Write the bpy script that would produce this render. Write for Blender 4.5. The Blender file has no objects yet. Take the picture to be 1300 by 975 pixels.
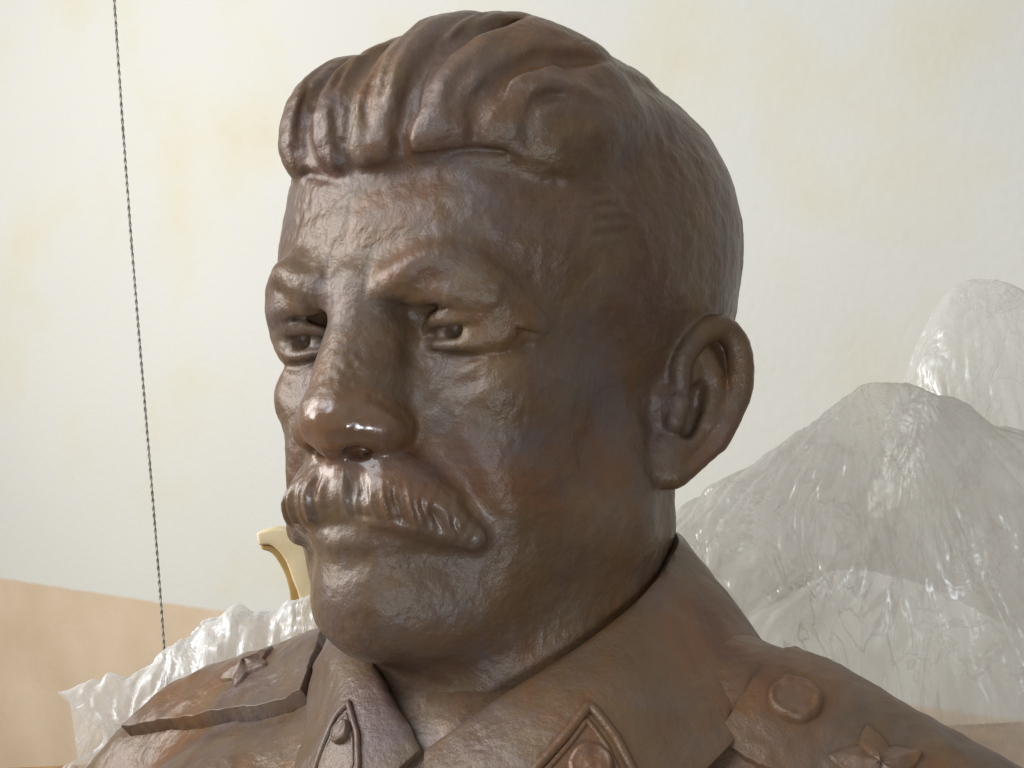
import bpy, bmesh, math, random
import numpy as np
from mathutils import Matrix, Vector, Euler
from mathutils.bvhtree import BVHTree

# ------------------------------------------------------------------ camera, world, lamps
scene = bpy.context.scene
CAM_LOC = Vector((0.0, 0.0, 1.45))
CAM_PITCH, CAM_ROLL = -6.0, -2.6           # looks a little down, slightly rolled
RC = Matrix.Rotation(math.radians(CAM_PITCH), 3, 'X') @ Matrix.Rotation(math.radians(-CAM_ROLL), 3, 'Y')
cam_data = bpy.data.cameras.new('camera')
cam = bpy.data.objects.new('camera', cam_data)
scene.collection.objects.link(cam)
scene.camera = cam
cam_data.sensor_width = 36.0
cam_data.lens = 36.0 * 1700.0 / 1300.0
cam_data.clip_start, cam_data.clip_end = 0.05, 100.0
cam.matrix_world = Matrix.Translation(CAM_LOC) @ (RC @ Matrix.Rotation(math.radians(90), 3, 'X')).to_4x4()

def view_to_world(x, y, z):
    """metres right / ahead / up of the lens -> world"""
    return CAM_LOC + RC @ Vector((x, y, z))

world = bpy.data.worlds.new('World')
scene.world = world
world.use_nodes = True
bg = world.node_tree.nodes['Background']
wn = world.node_tree                                  # a room: pale ceiling above, darker floor below
wtc = wn.nodes.new('ShaderNodeTexCoord'); wsp = wn.nodes.new('ShaderNodeSeparateXYZ'); wmr = wn.nodes.new('ShaderNodeMapRange')
wn.links.new(wtc.outputs['Generated'], wsp.inputs[0]); wn.links.new(wsp.outputs['Z'], wmr.inputs[0])
wmr.inputs[1].default_value = -0.6; wmr.inputs[2].default_value = 0.8; wmr.inputs[3].default_value = 0.08; wmr.inputs[4].default_value = 0.40
wn.links.new(wmr.outputs[0], bg.inputs['Strength'])
bg.inputs['Color'].default_value = (1.0, 0.95, 0.88, 1)

def area_lamp(name, loc, target, sx, sy, power, col):
    l = bpy.data.lights.new(name, 'AREA')
    l.shape = 'RECTANGLE'; l.size = sx; l.size_y = sy; l.energy = power; l.color = col
    o = bpy.data.objects.new(name, l)
    scene.collection.objects.link(o)
    o.location = loc
    o.rotation_euler = (Vector(target) - Vector(loc)).to_track_quat('-Z', 'Y').to_euler()
    return o
area_lamp('window_light', view_to_world(-1.05, -0.05, 0.85), view_to_world(-0.02, 0.80, -0.05), 0.8, 0.8, 13.5, (0.84, 0.92, 1.0))
area_lamp('low_window_light', view_to_world(0.12, -0.6, -0.30), view_to_world(-0.1, 0.70, -0.05), 0.32, 0.26, 6, (0.82, 0.91, 1.0))
area_lamp('side_window_light', view_to_world(-2.4, 0.9, 0.7), view_to_world(0.4, 2.2, 0), 1.2, 1.5, 74, (1.0, 0.98, 0.95))

scene.view_settings.view_transform = 'Standard'
scene.view_settings.look = 'None'
scene.view_settings.exposure = 0.0
scene.view_settings.gamma = 1.0
scene.render.engine = 'CYCLES'
scene.cycles.max_bounces = 7; scene.cycles.transparent_max_bounces = 12

# ------------------------------------------------------------------ helpers: objects
COL = scene.collection
def link(name, mesh, mat=None, parent=None):
    o = bpy.data.objects.new(name, mesh)
    COL.objects.link(o)
    if mat is not None and mesh is not None: mesh.materials.append(mat)
    if parent is not None: o.parent = parent
    return o
def tag(o, label, cat, group=None):
    o['label'] = label; o['category'] = cat
    if group: o['group'] = group
    return o
def mesh_from(name, verts, faces, smooth=True, normals=None):
    me = bpy.data.meshes.new(name)
    verts = np.asarray(verts, dtype=np.float32); 
    if isinstance(faces, np.ndarray) and faces.ndim == 2:
        n = faces.shape[1]
        me.vertices.add(len(verts)); me.vertices.foreach_set('co', verts.ravel())
        me.loops.add(faces.size); me.loops.foreach_set('vertex_index', faces.astype(np.int32).ravel())
        me.polygons.add(len(faces))
        me.polygons.foreach_set('loop_start', np.arange(0, faces.size, n, dtype=np.int32))
        me.polygons.foreach_set('use_smooth', np.full(len(faces), smooth, dtype=bool))
        me.update(calc_edges=True); me.validate()
    else:
        me.from_pydata([tuple(v) for v in verts], [], [tuple(f) for f in faces]); me.update()
        for p in me.polygons: p.use_smooth = smooth
    if normals is not None:
        me.normals_split_custom_set_from_vertices(np.asarray(normals, dtype=np.float32).tolist())
    return me

# ------------------------------------------------------------------ helpers: numpy noise
_rng = np.random.RandomState(7)
_LAT = _rng.rand(32, 32, 32).astype(np.float32) * 2 - 1
def vnoise(p, scale=1.0, seed=0):
    q = p * scale + seed * 7.31
    i = np.floor(q).astype(int); f = (q - i); f = f * f * (3 - 2 * f)
    i0 = i & 31; i1 = (i + 1) & 31
    x0, y0, z0 = i0.T; x1, y1, z1 = i1.T; fx, fy, fz = f.T
    c00 = _LAT[x0, y0, z0] * (1 - fx) + _LAT[x1, y0, z0] * fx
    c10 = _LAT[x0, y1, z0] * (1 - fx) + _LAT[x1, y1, z0] * fx
    c01 = _LAT[x0, y0, z1] * (1 - fx) + _LAT[x1, y0, z1] * fx
    c11 = _LAT[x0, y1, z1] * (1 - fx) + _LAT[x1, y1, z1] * fx
    c0 = c00 * (1 - fy) + c10 * fy; c1 = c01 * (1 - fy) + c11 * fy
    return c0 * (1 - fz) + c1 * fz

# ------------------------------------------------------------------ helpers: clay modelling with a distance field
def smin(a, b, k):
    h = np.maximum(k - np.abs(a - b), 0.0) / k
    return np.minimum(a, b) - h * h * k * 0.25
def spline(pts, n):
    """Catmull-Rom through rows of (x,y,z,...) -> about n rows"""
    P = np.asarray(pts, float)
    P = np.vstack([2 * P[0] - P[1], P, 2 * P[-1] - P[-2]])
    out = []; m = len(P) - 3; per = max(2, int(math.ceil(n / m)))
    for i in range(m):
        p0, p1, p2, p3 = P[i:i + 4]
        for t in np.linspace(0, 1, per, endpoint=False):
            out.append(0.5 * ((2 * p1) + (-p0 + p2) * t + (2 * p0 - 5 * p1 + 4 * p2 - p3) * t * t + (-p0 + 3 * p1 - 3 * p2 + p3) * t ** 3))
    out.append(P[-2]); return np.array(out)

class Clay:
    def __init__(s): s.ops = []; s.fine = []; s.detail = False
    def _put(s, kind, fn, lo, hi, k): (s.fine if s.detail else s.ops).append((kind, fn, np.asarray(lo, float), np.asarray(hi, float), k))
    def ell(s, c, r, k=1.0, rot=(0, 0, 0), mode='add', mirror=False):
        for sg in ((1, -1) if mirror else (1,)):
            cc = np.array(c, float) * (sg, 1, 1); rr = np.array(r, float)
            M = np.array(Euler((math.radians(rot[0]), math.radians(rot[1]) * sg, math.radians(rot[2]) * sg)).to_matrix())
            def fn(p, cc=cc, rr=rr, M=M):
                q = (p - cc) @ M
                k0 = np.sqrt(((q / rr) ** 2).sum(1)); k1 = np.sqrt(((q / rr ** 2) ** 2).sum(1))
                return k0 * (k0 - 1) / np.maximum(k1, 1e-6)
            e = np.abs(M) @ rr
            s._put(mode, fn, cc - e, cc + e, k)
    def chain(s, pts, k=0.5, mode='add', mirror=False, n=0):
        """pts rows (x,y,z,radius)"""
        P0 = spline(pts, n) if n else np.asarray(pts, float)
        for sg in ((1, -1) if mirror else (1,)):
            P = P0.copy(); P[:, 0] *= sg
            def fn(p, P=P):
                d = np.full(len(p), 1e9)
                for i in range(len(P) - 1):
                    a, b = P[i, :3], P[i + 1, :3]; ab = b - a
                    t = np.clip(((p - a) @ ab) / (ab @ ab), 0, 1)
                    d = np.minimum(d, np.sqrt(((p - a - t[:, None] * ab) ** 2).sum(1)) - (P[i, 3] + t * (P[i + 1, 3] - P[i, 3])))
                return d
            s._put(mode, fn, (P[:, :3] - P[:, 3:4]).min(0), (P[:, :3] + P[:, 3:4]).max(0), k)
    def stroke(s, pts, mirror=False, n=12):
        """modelling-tool stroke: rows (x,y,z,width,height); + raises, - cuts"""
        P0 = spline(pts, n) if n else np.asarray(pts, float)
        for sg in ((1, -1) if mirror else (1,)):
            P = P0.copy(); P[:, 0] *= sg
            def fn(p, P=P):
                best = np.full(len(p), 1e9); amp = np.zeros(len(p))
                for i in range(len(P) - 1):
                    a, b = P[i, :3], P[i + 1, :3]; ab = b - a
                    t = np.clip(((p - a) @ ab) / max(ab @ ab, 1e-9), 0, 1)
                    w = P[i, 3] + t * (P[i + 1, 3] - P[i, 3])
                    d = ((p - a - t[:, None] * ab) ** 2).sum(1) / (w * w)
                    m = d < best
                    best[m] = d[m]; amp[m] = (P[i, 4] + t * (P[i + 1, 4] - P[i, 4]))[m]
                return amp * np.exp(-best)
            w = P[:, 3].max() * 2.6
            s._put('disp', fn, P[:, :3].min(0) - w, P[:, :3].max(0) + w, 0)
    def func(s, fn, lo, hi): s._put('disp', fn, lo, hi, 0)
    def __call__(s, p):
        f = np.full(len(p), 1e3)
        return s._run(s.ops, p, f)
    def _run(s, ops, p, f):
        for kind, fn, lo, hi, k in ops:
            m = max(k + 0.3, 1.3) if kind != 'disp' else 0.0
            sel = np.flatnonzero(((p > lo - m) & (p < hi + m)).all(1))
            if len(sel) == 0: continue
            q = p[sel]
            if kind == 'add':
                f[sel] = smin(f[sel], fn(q), k)
            elif kind == 'sub':
                f[sel] = -smin(-f[sel], fn(q), k)
            else:
                f[sel] = f[sel] - fn(q)
        return f
    @staticmethod
    def normals(V, Q):
        fn = np.cross(V[Q[:, 2]] - V[Q[:, 0]], V[Q[:, 3]] - V[Q[:, 1]])
        n = np.zeros_like(V)
        for a in range(3):
            acc = np.zeros(len(V))
            for i in range(4): acc += np.bincount(Q[:, i], fn[:, a], len(V))
            n[:, a] = acc
        return n / np.maximum(np.linalg.norm(n, axis=1), 1e-12)[:, None]
    def mesh(s, lo, hi, h, sub=1, band=1.1):
        lo = np.array(lo, float); hi = np.array(hi, float)
        R = 4; H = h * R
        nc = np.ceil((hi - lo) / H).astype(int)
        ax = [lo[i] + H * np.arange(nc[i] + 1) for i in range(3)]
        G = np.stack(np.meshgrid(*ax, indexing='ij'), -1).reshape(-1, 3)
        fc = s(G).reshape(nc + 1)
        lim = max(band, H * 1.1)
        near = np.abs(fc) < lim
        cell = np.zeros(nc, bool); neg = np.zeros(nc, bool); pos = np.zeros(nc, bool)
        for dx in (0, 1):
            for dy in (0, 1):
                for dz in (0, 1):
                    sl = (slice(dx, dx + nc[0]), slice(dy, dy + nc[1]), slice(dz, dz + nc[2]))
                    cell |= near[sl]; neg |= fc[sl] < 0; pos |= fc[sl] >= 0
        cell |= neg & pos
        N = nc * R
        F = np.repeat(np.repeat(np.repeat(fc[:-1, :-1, :-1], R, 0), R, 1), R, 2)
        F = np.pad(F, ((0, 1),) * 3, mode='edge')
        M = np.repeat(np.repeat(np.repeat(cell, R, 0), R, 1), R, 2)
        Mp = np.zeros(N + 1, bool)
        for dx in (0, 1):
            for dy in (0, 1):
                for dz in (0, 1):
                    Mp[dx:dx + N[0], dy:dy + N[1], dz:dz + N[2]] |= M
        idx = np.argwhere(Mp)
        F[Mp] = s(lo + idx * h)
        S = F < 0
        # surface nets
        cnt = np.zeros(N, np.int8)
        for dx in (0, 1):
            for dy in (0, 1):
                for dz in (0, 1): cnt += S[dx:dx + N[0], dy:dy + N[1], dz:dz + N[2]]
        act = (cnt > 0) & (cnt < 8)
        vid = np.full(N, -1, np.int64); c = np.argwhere(act); vid[act] = np.arange(len(c))
        V = np.zeros((len(c), 3)); W = np.zeros(len(c))
        cor = [(a, b, d) for a in (0, 1) for b in (0, 1) for d in (0, 1)]
        for a in cor:
            for b in cor:
                if sum(abs(a[i] - b[i]) for i in range(3)) == 1 and a < b:
                    fa = F[c[:, 0] + a[0], c[:, 1] + a[1], c[:, 2] + a[2]]; fb = F[c[:, 0] + b[0], c[:, 1] + b[1], c[:, 2] + b[2]]
                    x = (fa < 0) != (fb < 0)
                    t = np.where(x, fa / np.where(x, fa - fb, 1), 0)[:, None]
                    V += np.where(x[:, None], np.array(a) * (1 - t) + np.array(b) * t, 0); W += x
        V = lo + (c + V / W[:, None]) * h
        quads = []
        for ax_ in range(3):
            u, v = (ax_ + 1) % 3, (ax_ + 2) % 3
            sl0 = [slice(None)] * 3; sl1 = [slice(None)] * 3
            sl0[ax_] = slice(0, N[ax_]); sl1[ax_] = slice(1, N[ax_] + 1)
            A = S[tuple(sl0)]; B = S[tuple(sl1)]
            e = np.argwhere(A != B)
            e = e[(e[:, u] > 0) & (e[:, v] > 0) & (e[:, u] < N[u]) & (e[:, v] < N[v])]
            inside = A[tuple(e.T)]
            def vv(du, dv):
                q = e.copy(); q[:, u] -= du; q[:, v] -= dv; return vid[tuple(q.T)]
            q = np.stack([vv(1, 1), vv(0, 1), vv(0, 0), vv(1, 0)], 1)
            q[~inside] = q[~inside][:, ::-1]
            quads.append(q)
        Q = np.concatenate(quads)
        Q = Q[(Q >= 0).all(1)]
        for lv in range(sub + 1):
            for it in range(2):
                n_ = s.normals(V, Q); e = h * .25 / (lv + 1)
                f = s(V); d = (s(V + n_ * e) - f) / e
                V = V - n_ * (np.clip(f / np.maximum(d, .35), -h, h) * .95)[:, None]
            if lv == 0:      # one relaxation
                acc = np.zeros_like(V); n = np.zeros(len(V))
                for i in range(4):
                    w_ = V[Q[:, (i + 1) % 4]] + V[Q[:, i - 1]]; n += 2 * np.bincount(Q[:, i], minlength=len(V)); acc += np.stack([np.bincount(Q[:, i], w_[:, a], len(V)) for a in range(3)], 1)
                V = V * 0.4 + 0.6 * acc / np.maximum(n, 1)[:, None]
            if lv < sub:
                E_ = np.sort(np.concatenate([np.stack([Q[:, i], Q[:, (i + 1) % 4]], 1) for i in range(4)]), 1)
                key = E_[:, 0] * (len(V) + 1) + E_[:, 1]
                uq, inv = np.unique(key, return_inverse=True)
                ea, eb = uq // (len(V) + 1), uq % (len(V) + 1)
                nV = len(V); em = (V[ea] + V[eb]) / 2; fm = V[Q].mean(1)
                inv = inv.reshape(4, -1) + nV; fi = nV + len(uq) + np.arange(len(Q))
                V = np.concatenate([V, em, fm])
                Q = np.concatenate([np.stack([Q[:, i], inv[i], fi, inv[i - 1]], 1) for i in range(4)])
        n_ = s.normals(V, Q)
        if s.fine:
            V = V + n_ * (-s._run(s.fine, V, np.zeros(len(V))))[:, None]
            n_ = s.normals(V, Q)
        return V, Q, n_

def tidy(Q, fc, nparts):
    """only the largest connected patch of each part keeps its class, the crumbs go back to class 0"""
    for i in range(1, nparts):
        fi = np.flatnonzero(fc == i)
        if len(fi) == 0: continue
        u, inv = np.unique(Q[fi], return_inverse=True); q = inv.reshape(-1, 4)
        lab = np.arange(len(u))
        while True:
            m = lab[q].min(1); new = lab.copy()
            for k in range(4): np.minimum.at(new, q[:, k], m)
            new = new[new]
            if (new == lab).all(): break
            lab = new
        fl = lab[q[:, 0]]; big = np.bincount(fl).argmax()
        fc[fi[fl != big]] = 0
    return fc
def split_parts(V, Q, nrm, cls, names, mat, parent, polish):
    """one continuous surface handed out to named meshes (shared border, field normals: no seam)"""
    fc = tidy(Q, cls[Q[:, 0]].astype(int), len(names))
    out = []
    for i, nm in enumerate(names):
        q = Q[fc == i]
        if len(q) == 0: continue
        u, inv = np.unique(q, return_inverse=True)
        me = mesh_from(nm, V[u] * S, inv.reshape(q.shape), True, nrm[u])
        at = me.attributes.new('polish', 'FLOAT', 'POINT'); at.data.foreach_set('value', polish[u].astype(np.float32))
        out.append(link(nm, me, mat, parent))
    return out

# ------------------------------------------------------------------ materials
def new_mat(name):
    m = bpy.data.materials.new(name); m.use_nodes = True
    nt = m.node_tree; b = nt.nodes['Principled BSDF']
    return m, nt, b
def node(nt, t, **kw):
    n = nt.nodes.new(t)
    for k, v in kw.items():
        if k.startswith('i_'): n.inputs[k[2:].replace('_', ' ')].default_value = v
        else: setattr(n, k, v)
    return n
def ramp(nt, stops):
    r = node(nt, 'ShaderNodeValToRGB'); cr = r.color_ramp
    while len(cr.elements) > 1: cr.elements.remove(cr.elements[-1])
    cr.elements[0].position = stops[0][0]; cr.elements[0].color = stops[0][1]
    for p, c in stops[1:]:
        e = cr.elements.new(p); e.color = c
    return r

def bronze_material():
    m, nt, b = new_mat('bronze_patina'); L = nt.links
    tc = node(nt, 'ShaderNodeTexCoord')
    def noise(sc, det, ro, dist=0.0):
        n = node(nt, 'ShaderNodeTexNoise'); n.inputs['Scale'].default_value = sc; n.inputs['Detail'].default_value = det; n.inputs['Roughness'].default_value = ro; n.inputs['Distortion'].default_value = dist
        L.new(tc.outputs['Object'], n.inputs['Vector']); return n
    n1 = noise(8, 6, .6, .6)
    r1 = ramp(nt, [(.28, (.076, .034, .024, 1)), (.40, (.112, .058, .036, 1)), (.50, (.132, .082, .044, 1)), (.60, (.168, .080, .036, 1)), (.74, (.092, .042, .030, 1))])
    L.new(n1.outputs['Fac'], r1.inputs['Fac'])
    def over(prev, n, lo, hi, amt, col):
        r = node(nt, 'ShaderNodeMapRange'); r.inputs[1].default_value = lo; r.inputs[2].default_value = hi; r.inputs[3].default_value = 0; r.inputs[4].default_value = amt; L.new(n.outputs['Fac'], r.inputs[0])
        x = node(nt, 'ShaderNodeMix', data_type='RGBA'); L.new(r.outputs[0], x.inputs[0]); L.new(prev, x.inputs[6]); x.inputs[7].default_value = col
        return x.outputs[2]
    n2 = noise(12, 6, .64, .5); n4 = noise(22, 7, .68)
    c = over(r1.outputs['Color'], n2, .47, .68, .68, (.128, .104, .106, 1))       # greyish violet bloom
    c = over(c, n4, .54, .76, .6, (.190, .135, .060, 1))                          # rubbed ochre
    L.new(c, b.inputs['Base Color'])
    b.inputs['Metallic'].default_value = .05
    rr = node(nt, 'ShaderNodeMapRange'); rr.inputs[3].default_value = .22; rr.inputs[4].default_value = .5
    L.new(n2.outputs['Fac'], rr.inputs[0])
    at = node(nt, 'ShaderNodeAttribute', attribute_name='polish')                # handled, shinier places
    pm = node(nt, 'ShaderNodeMix'); L.new(at.outputs['Fac'], pm.inputs[0]); L.new(rr.outputs[0], pm.inputs[2]); pm.inputs[3].default_value = .2; L.new(pm.outputs[0], b.inputs['Roughness'])
    n3 = noise(85, 7, .62)
    bp = node(nt, 'ShaderNodeBump'); bp.inputs['Strength'].default_value = .34; bp.inputs['Distance'].default_value = .006
    L.new(n3.outputs['Fac'], bp.inputs['Height']); L.new(bp.outputs['Normal'], b.inputs['Normal'])
    bs = node(nt, 'ShaderNodeMapRange'); bs.inputs[3].default_value = .34; bs.inputs[4].default_value = .12; L.new(at.outputs['Fac'], bs.inputs[0]); L.new(bs.outputs[0], bp.inputs['Strength'])
    cw = node(nt, 'ShaderNodeMath', operation='MULTIPLY'); cw.inputs[1].default_value = .8; L.new(at.outputs['Fac'], cw.inputs[0]); L.new(cw.outputs[0], b.inputs['Coat Weight']); b.inputs['Coat Roughness'].default_value = .16; b.inputs['Coat IOR'].default_value = 1.7
    return m
BRONZE = bronze_material()

# ------------------------------------------------------------------ the bust (centimetres of a life-size head, enlarged)
S = 0.015
HRES = 0.16
A_, B_, C_ = (math.radians(v) for v in (-32.0, -6.3, 1.4))
R_HEAD = Matrix.Rotation(C_, 3, 'Y') @ Matrix.Rotation(B_, 3, 'X') @ Matrix.Rotation(A_, 3, 'Z')
T_HEAD = Vector((-0.62, 55.3, 1.16))
bust = bpy.data.objects.new('portrait_bust', None); COL.objects.link(bust)
BASE_Z = -34.0                                    # underside of the bust
rot = RC @ R_HEAD
head_origin = CAM_LOC + RC @ (T_HEAD * S)
bust.location = head_origin + rot @ Vector((0, 0, BASE_Z * S))
bust.rotation_euler = rot.to_euler()
tag(bust, 'brown bronze portrait bust of a moustached man in uniform', 'bust')
OFF = np.array([0, 0, -BASE_Z])                   # head coordinates -> bust coordinates

#@HEAD
h = Clay()
# skull and big masses
h.ell((0, 1.7, 3.3), (8.5, 11.0, 8.9), 1)
h.ell((0, -3.3, 3.4), (7.1, 6.1, 6.2), 1.3)
h.ell((0.6, 3.1, 5.9), (7.8, 8.8, 6.9), 1.3)
h.ell((0, -3.3, -3.2), (5.7, 5.4, 6.2), 2.0)
h.chain([(5.6, -0.2, -3.6, 1.5), (5.3, -0.8, -6.6, 2.1), (2.9, -4.8, -8.5, 2.0), (0.9, -6.9, -9.35, 1.75)], 1.6, mirror=True)
h.ell((0, -7.35, -9.4), (1.65, 1.9, 1.8), 1.5)
h.ell((0, -4.2, -10.2), (4.0, 4.2, 2.0), 1.5)            # flesh under the chin
h.ell((4.35, -5.4, -2.3), (1.75, 2.4, 1.6), 1.7, mirror=True)
h.ell((3.2, -4.6, -5.6), (2.3, 2.9, 3.0), 1.6, mirror=True)
h.chain([(0, 1.8, -3, 6.6), (0.2, 1.2, -7, 6.7), (0.5, 0.8, -10, 6.4), (1.0, 0.4, -19, 6.0)], 1.2)
# muzzle
h.ell((0, -7.0, -6.7), (2.8, 2.7, 2.6), 1.3)
# eye sockets, brows
h.ell((3.2, -9.6, -0.25), (2.1, 1.75, 1.1), 1.1, mode='sub', mirror=True)
h.ell((2.0, -9.45, 0.1), (0.85, 1.2, 0.85), 0.8, mode='sub', mirror=True)
h.chain([(0.7, -9.2, 1.2, 0.55), (2.0, -9.45, 1.5, 0.68), (3.1, -9.3, 2.0, 0.6), (3.9, -8.75, 1.95, 0.55), (4.9, -7.85, 1.3, 0.5), (5.7, -6.35, 0.1, 0.2)], 0.9, mirror=True, n=12)
# nose
h.chain([(0, -8.9, 1.3, 0.95), (0, -9.25, -0.4, 0.95), (0, -9.9, -2.2, 1.0), (0, -10.2, -3.2, 1.1)], 0.9, n=8)
h.ell((0.85, -8.9, -2.0), (1.0, 1.1, 2.2), 0.9, rot=(-14, 0, 0), mirror=True)
h.ell((0.15, -10.05, -3.62), (1.5, 1.25, 1.2), 0.7)
h.ell((1.45, -9.35, -3.75), (0.9, 1.15, 0.85), 0.45, mirror=True)
h.chain([(0, -10.2, -4.2, 0.45), (0, -9.6, -4.8, 0.5)], 0.4)
h.ell((0.85, -9.8, -4.65), (0.45, 0.8, 0.35), 0.3, mode='sub', mirror=True)
h.stroke([(1.4, -10.7, -2.5, .3, -.02), (2.2, -9.8, -2.9, .28, -.18), (2.65, -8.9, -3.8, .28, -.3), (2.25, -9.1, -4.7, .28, -.15)], mirror=True)
# eyes
EX, EZ = 0.22, 0.13
h.ell((3.5 + EX, -6.95, -0.35 + EZ), (1.85, 1.38, 1.2), 0.1, mirror=True)
def iris(cx, cz):
    def fn(p):
        r = np.hypot(p[:, 0] - cx, p[:, 2] - cz)
        return -0.04 * np.exp(-((r - 0.52) / 0.12) ** 2) - 0.55 * np.exp(-(r / 0.37) ** 4)
    h.func(fn, (cx - .8, -9.0, cz - .8), (cx + .8, -7.4, cz + .8))
iris(3.2 + EX, -0.36 + EZ); iris(-3.3 - EX, -0.36 + EZ)
def eyerow(l): return [(x + EX, y + .3, z + EZ, r * .75) for x, y, z, r in l]
h.chain(eyerow([(1.55, -8.0, -0.55, .16), (2.3, -8.5, -0.1, .26), (3.2, -8.72, -0.02, .34), (4.2, -8.4, -0.04, .3), (5.25, -7.4, -0.22, .24)]), 0.2, mirror=True, n=10)
h.chain(eyerow([(1.65, -8.05, -0.7, .14), (2.5, -8.45, -0.9, .2), (3.3, -8.5, -0.96, .22), (4.2, -8.25, -0.86, .2), (5.1, -7.35, -0.4, .16)]), 0.3, mirror=True, n=10)
# arched fold of skin hanging from the brow over the outer lid
h.chain([(2.5, -8.95, 0.95, .38), (3.7, -8.8, 0.92, .5), (4.8, -8.0, 0.68, .46), (5.6, -6.75, -0.05, .2)], 0.7, mirror=True, n=10)
h.stroke([(2.4, -8.7, 0.55, .2, -.1), (3.3, -8.8, 0.6, .2, -.12), (4.5, -8.2, 0.35, .2, -.16), (5.35, -7.4, -0.1, .16, -.16), (5.9, -6.7, -0.75, .14, -.12)], mirror=True)
h.stroke([(1.8, -9.7, 1.9, .3, -.08), (3.2, -9.7, 2.75, .3, -.06), (4.8, -8.7, 2.6, .3, -.1), (6.0, -7.2, 1.4, .3, -.06)], mirror=True)
h.stroke([(0.75, -9.9, 0.9, .25, -.05), (0.95, -9.9, 1.8, .3, -.12), (0.8, -9.9, 3.0, .35, -.04)], mirror=True)
# moustache
h.chain([(0.35, -9.2, -5.95, .95), (1.3, -9.15, -6.15, 1.08), (2.2, -8.7, -6.4, 1.0), (3.1, -8.0, -6.85, .8), (3.95, -7.35, -7.4, .42)], 0.6, mirror=True, n=10)
h.chain([(0.4, -9.1, -5.2, .6), (1.8, -8.75, -5.35, .6), (3.0, -7.8, -6.1, .5)], 0.8, mirror=True, n=6)
h.stroke([(0, -11.0, -5.0, .28, -.15), (0, -11.0, -6.8, .28, -.25)])
# mouth
h.chain([(-1.9, -8.4, -7.5, .28), (-1.0, -9.1, -7.56, .42), (0, -9.3, -7.6, .46), (1.0, -9.1, -7.56, .42), (1.9, -8.4, -7.5, .28)], 0.35, n=8)
h.stroke([(-2.6, -8.0, -7.2, .13, -.1), (-1.3, -9.0, -7.1, .2, -.4), (0, -9.25, -7.1, .2, -.45), (1.3, -9.0, -7.1, .2, -.4), (2.6, -8.0, -7.2, .13, -.1)])
h.stroke([(-1.8, -8.2, -8.45, .55, -.1), (0, -9.0, -8.5, .55, -.17), (1.8, -8.2, -8.45, .55, -.1)])
# nasolabial folds, bags
h.stroke([(2.6, -9.1, -3.6, .4, -.15), (3.4, -8.2, -4.8, .45, -.24), (4.1, -7.5, -6.1, .45, -.22), (4.6, -6.8, -7.3, .45, -.12), (4.6, -6.6, -8.6, .5, -.1)], mirror=True)
h.stroke([(3.6, -8.4, -3.2, .7, .12), (4.6, -7.4, -4.6, .8, .16), (5.1, -6.6, -6.2, .8, .14)], mirror=True)
h.stroke([(1.9, -8.6, -1.0, .35, -.22), (2.7, -8.8, -1.75, .35, -.24), (3.9, -8.2, -2.15, .35, -.12), (5.0, -7.2, -1.9, .35, -.06)], mirror=True)
h.stroke([(2.5, -8.8, -1.35, .25, .08), (3.5, -8.7, -1.6, .3, .1), (4.6, -7.8, -1.3, .3, .08)], mirror=True)
h.stroke([(-4.6, -8.0, 3.9, .3, -.05), (-2, -9.6, 4.3, .3, -.07), (1, -9.7, 4.2, .3, -.05)])
h.detail = True
h.func(lambda p: (.05 * vnoise(p, 2.6, 8) + .03 * vnoise(p, 5., 9)) * np.exp(-(((p - (0.5, -10.2, -2.2)) / (1.3, 1.2, 1.5)) ** 2).sum(1)), (-3, -12, -6), (4, -7, 2))
# moustache hairs: rows of tool cuts falling outward
rngm = np.random.RandomState(5)
for sg in (1, -1):
    for q in np.linspace(0.05, 0.86, 26):
        q = q + rngm.uniform(-.012, .012)
        row = spline([(0.25, -9.2, -5.95, .95), (1.3, -9.15, -6.15, 1.08), (2.2, -8.7, -6.4, 1.0), (3.1, -8.05, -6.85, .78), (3.95, -7.35, -7.4, .4)], 60)
        c = row[int(q * (len(row) - 1))]; r = c[3]; lean = .25 + .6 * q
        o_ = np.array((.75 * q, -1, 0)); o_ /= np.linalg.norm(o_)
        top = c[:3] + o_ * .75 * r + np.array((-.3 * lean, 0, .75 * r)); mid = c[:3] + o_ * 1.02 * r + np.array((.05, 0, .1)); bot = c[:3] + o_ * .72 * r + np.array((.45 * lean, .1 * lean, -.7 * r))
        am = (-rngm.uniform(.1, .26) if rngm.rand() < .65 else rngm.uniform(.08, .16)) * (1 - .5 * q)
        wd = rngm.uniform(.1, .18)
        P = [tuple(v * (sg, 1, 1)) + (wd, a_) for v, a_ in ((top, am * .3), (mid, am), (bot, am * .8))]
        h.stroke(P, n=4)
# fine lines at the outer eye
for dz, ln in ((0, 1.0), (-.28, .8), (.25, .7)):
    h.stroke([(5.1, -7.6, -.25 + dz * .4, .1, -.06), (5.7, -6.9, -.6 + dz, .1, -.1), (5.7 + .6 * ln, -6.9 + .8 * ln, -.9 + dz * 2, .1, -.02)], mirror=True, n=6)
h.detail = False
h.stroke([(7.9, 0.2, 0.5, 1.6, -.45), (7.8, 0.0, -3.0, 1.6, -.45)], mirror=True, n=0)
h.detail = False
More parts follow.
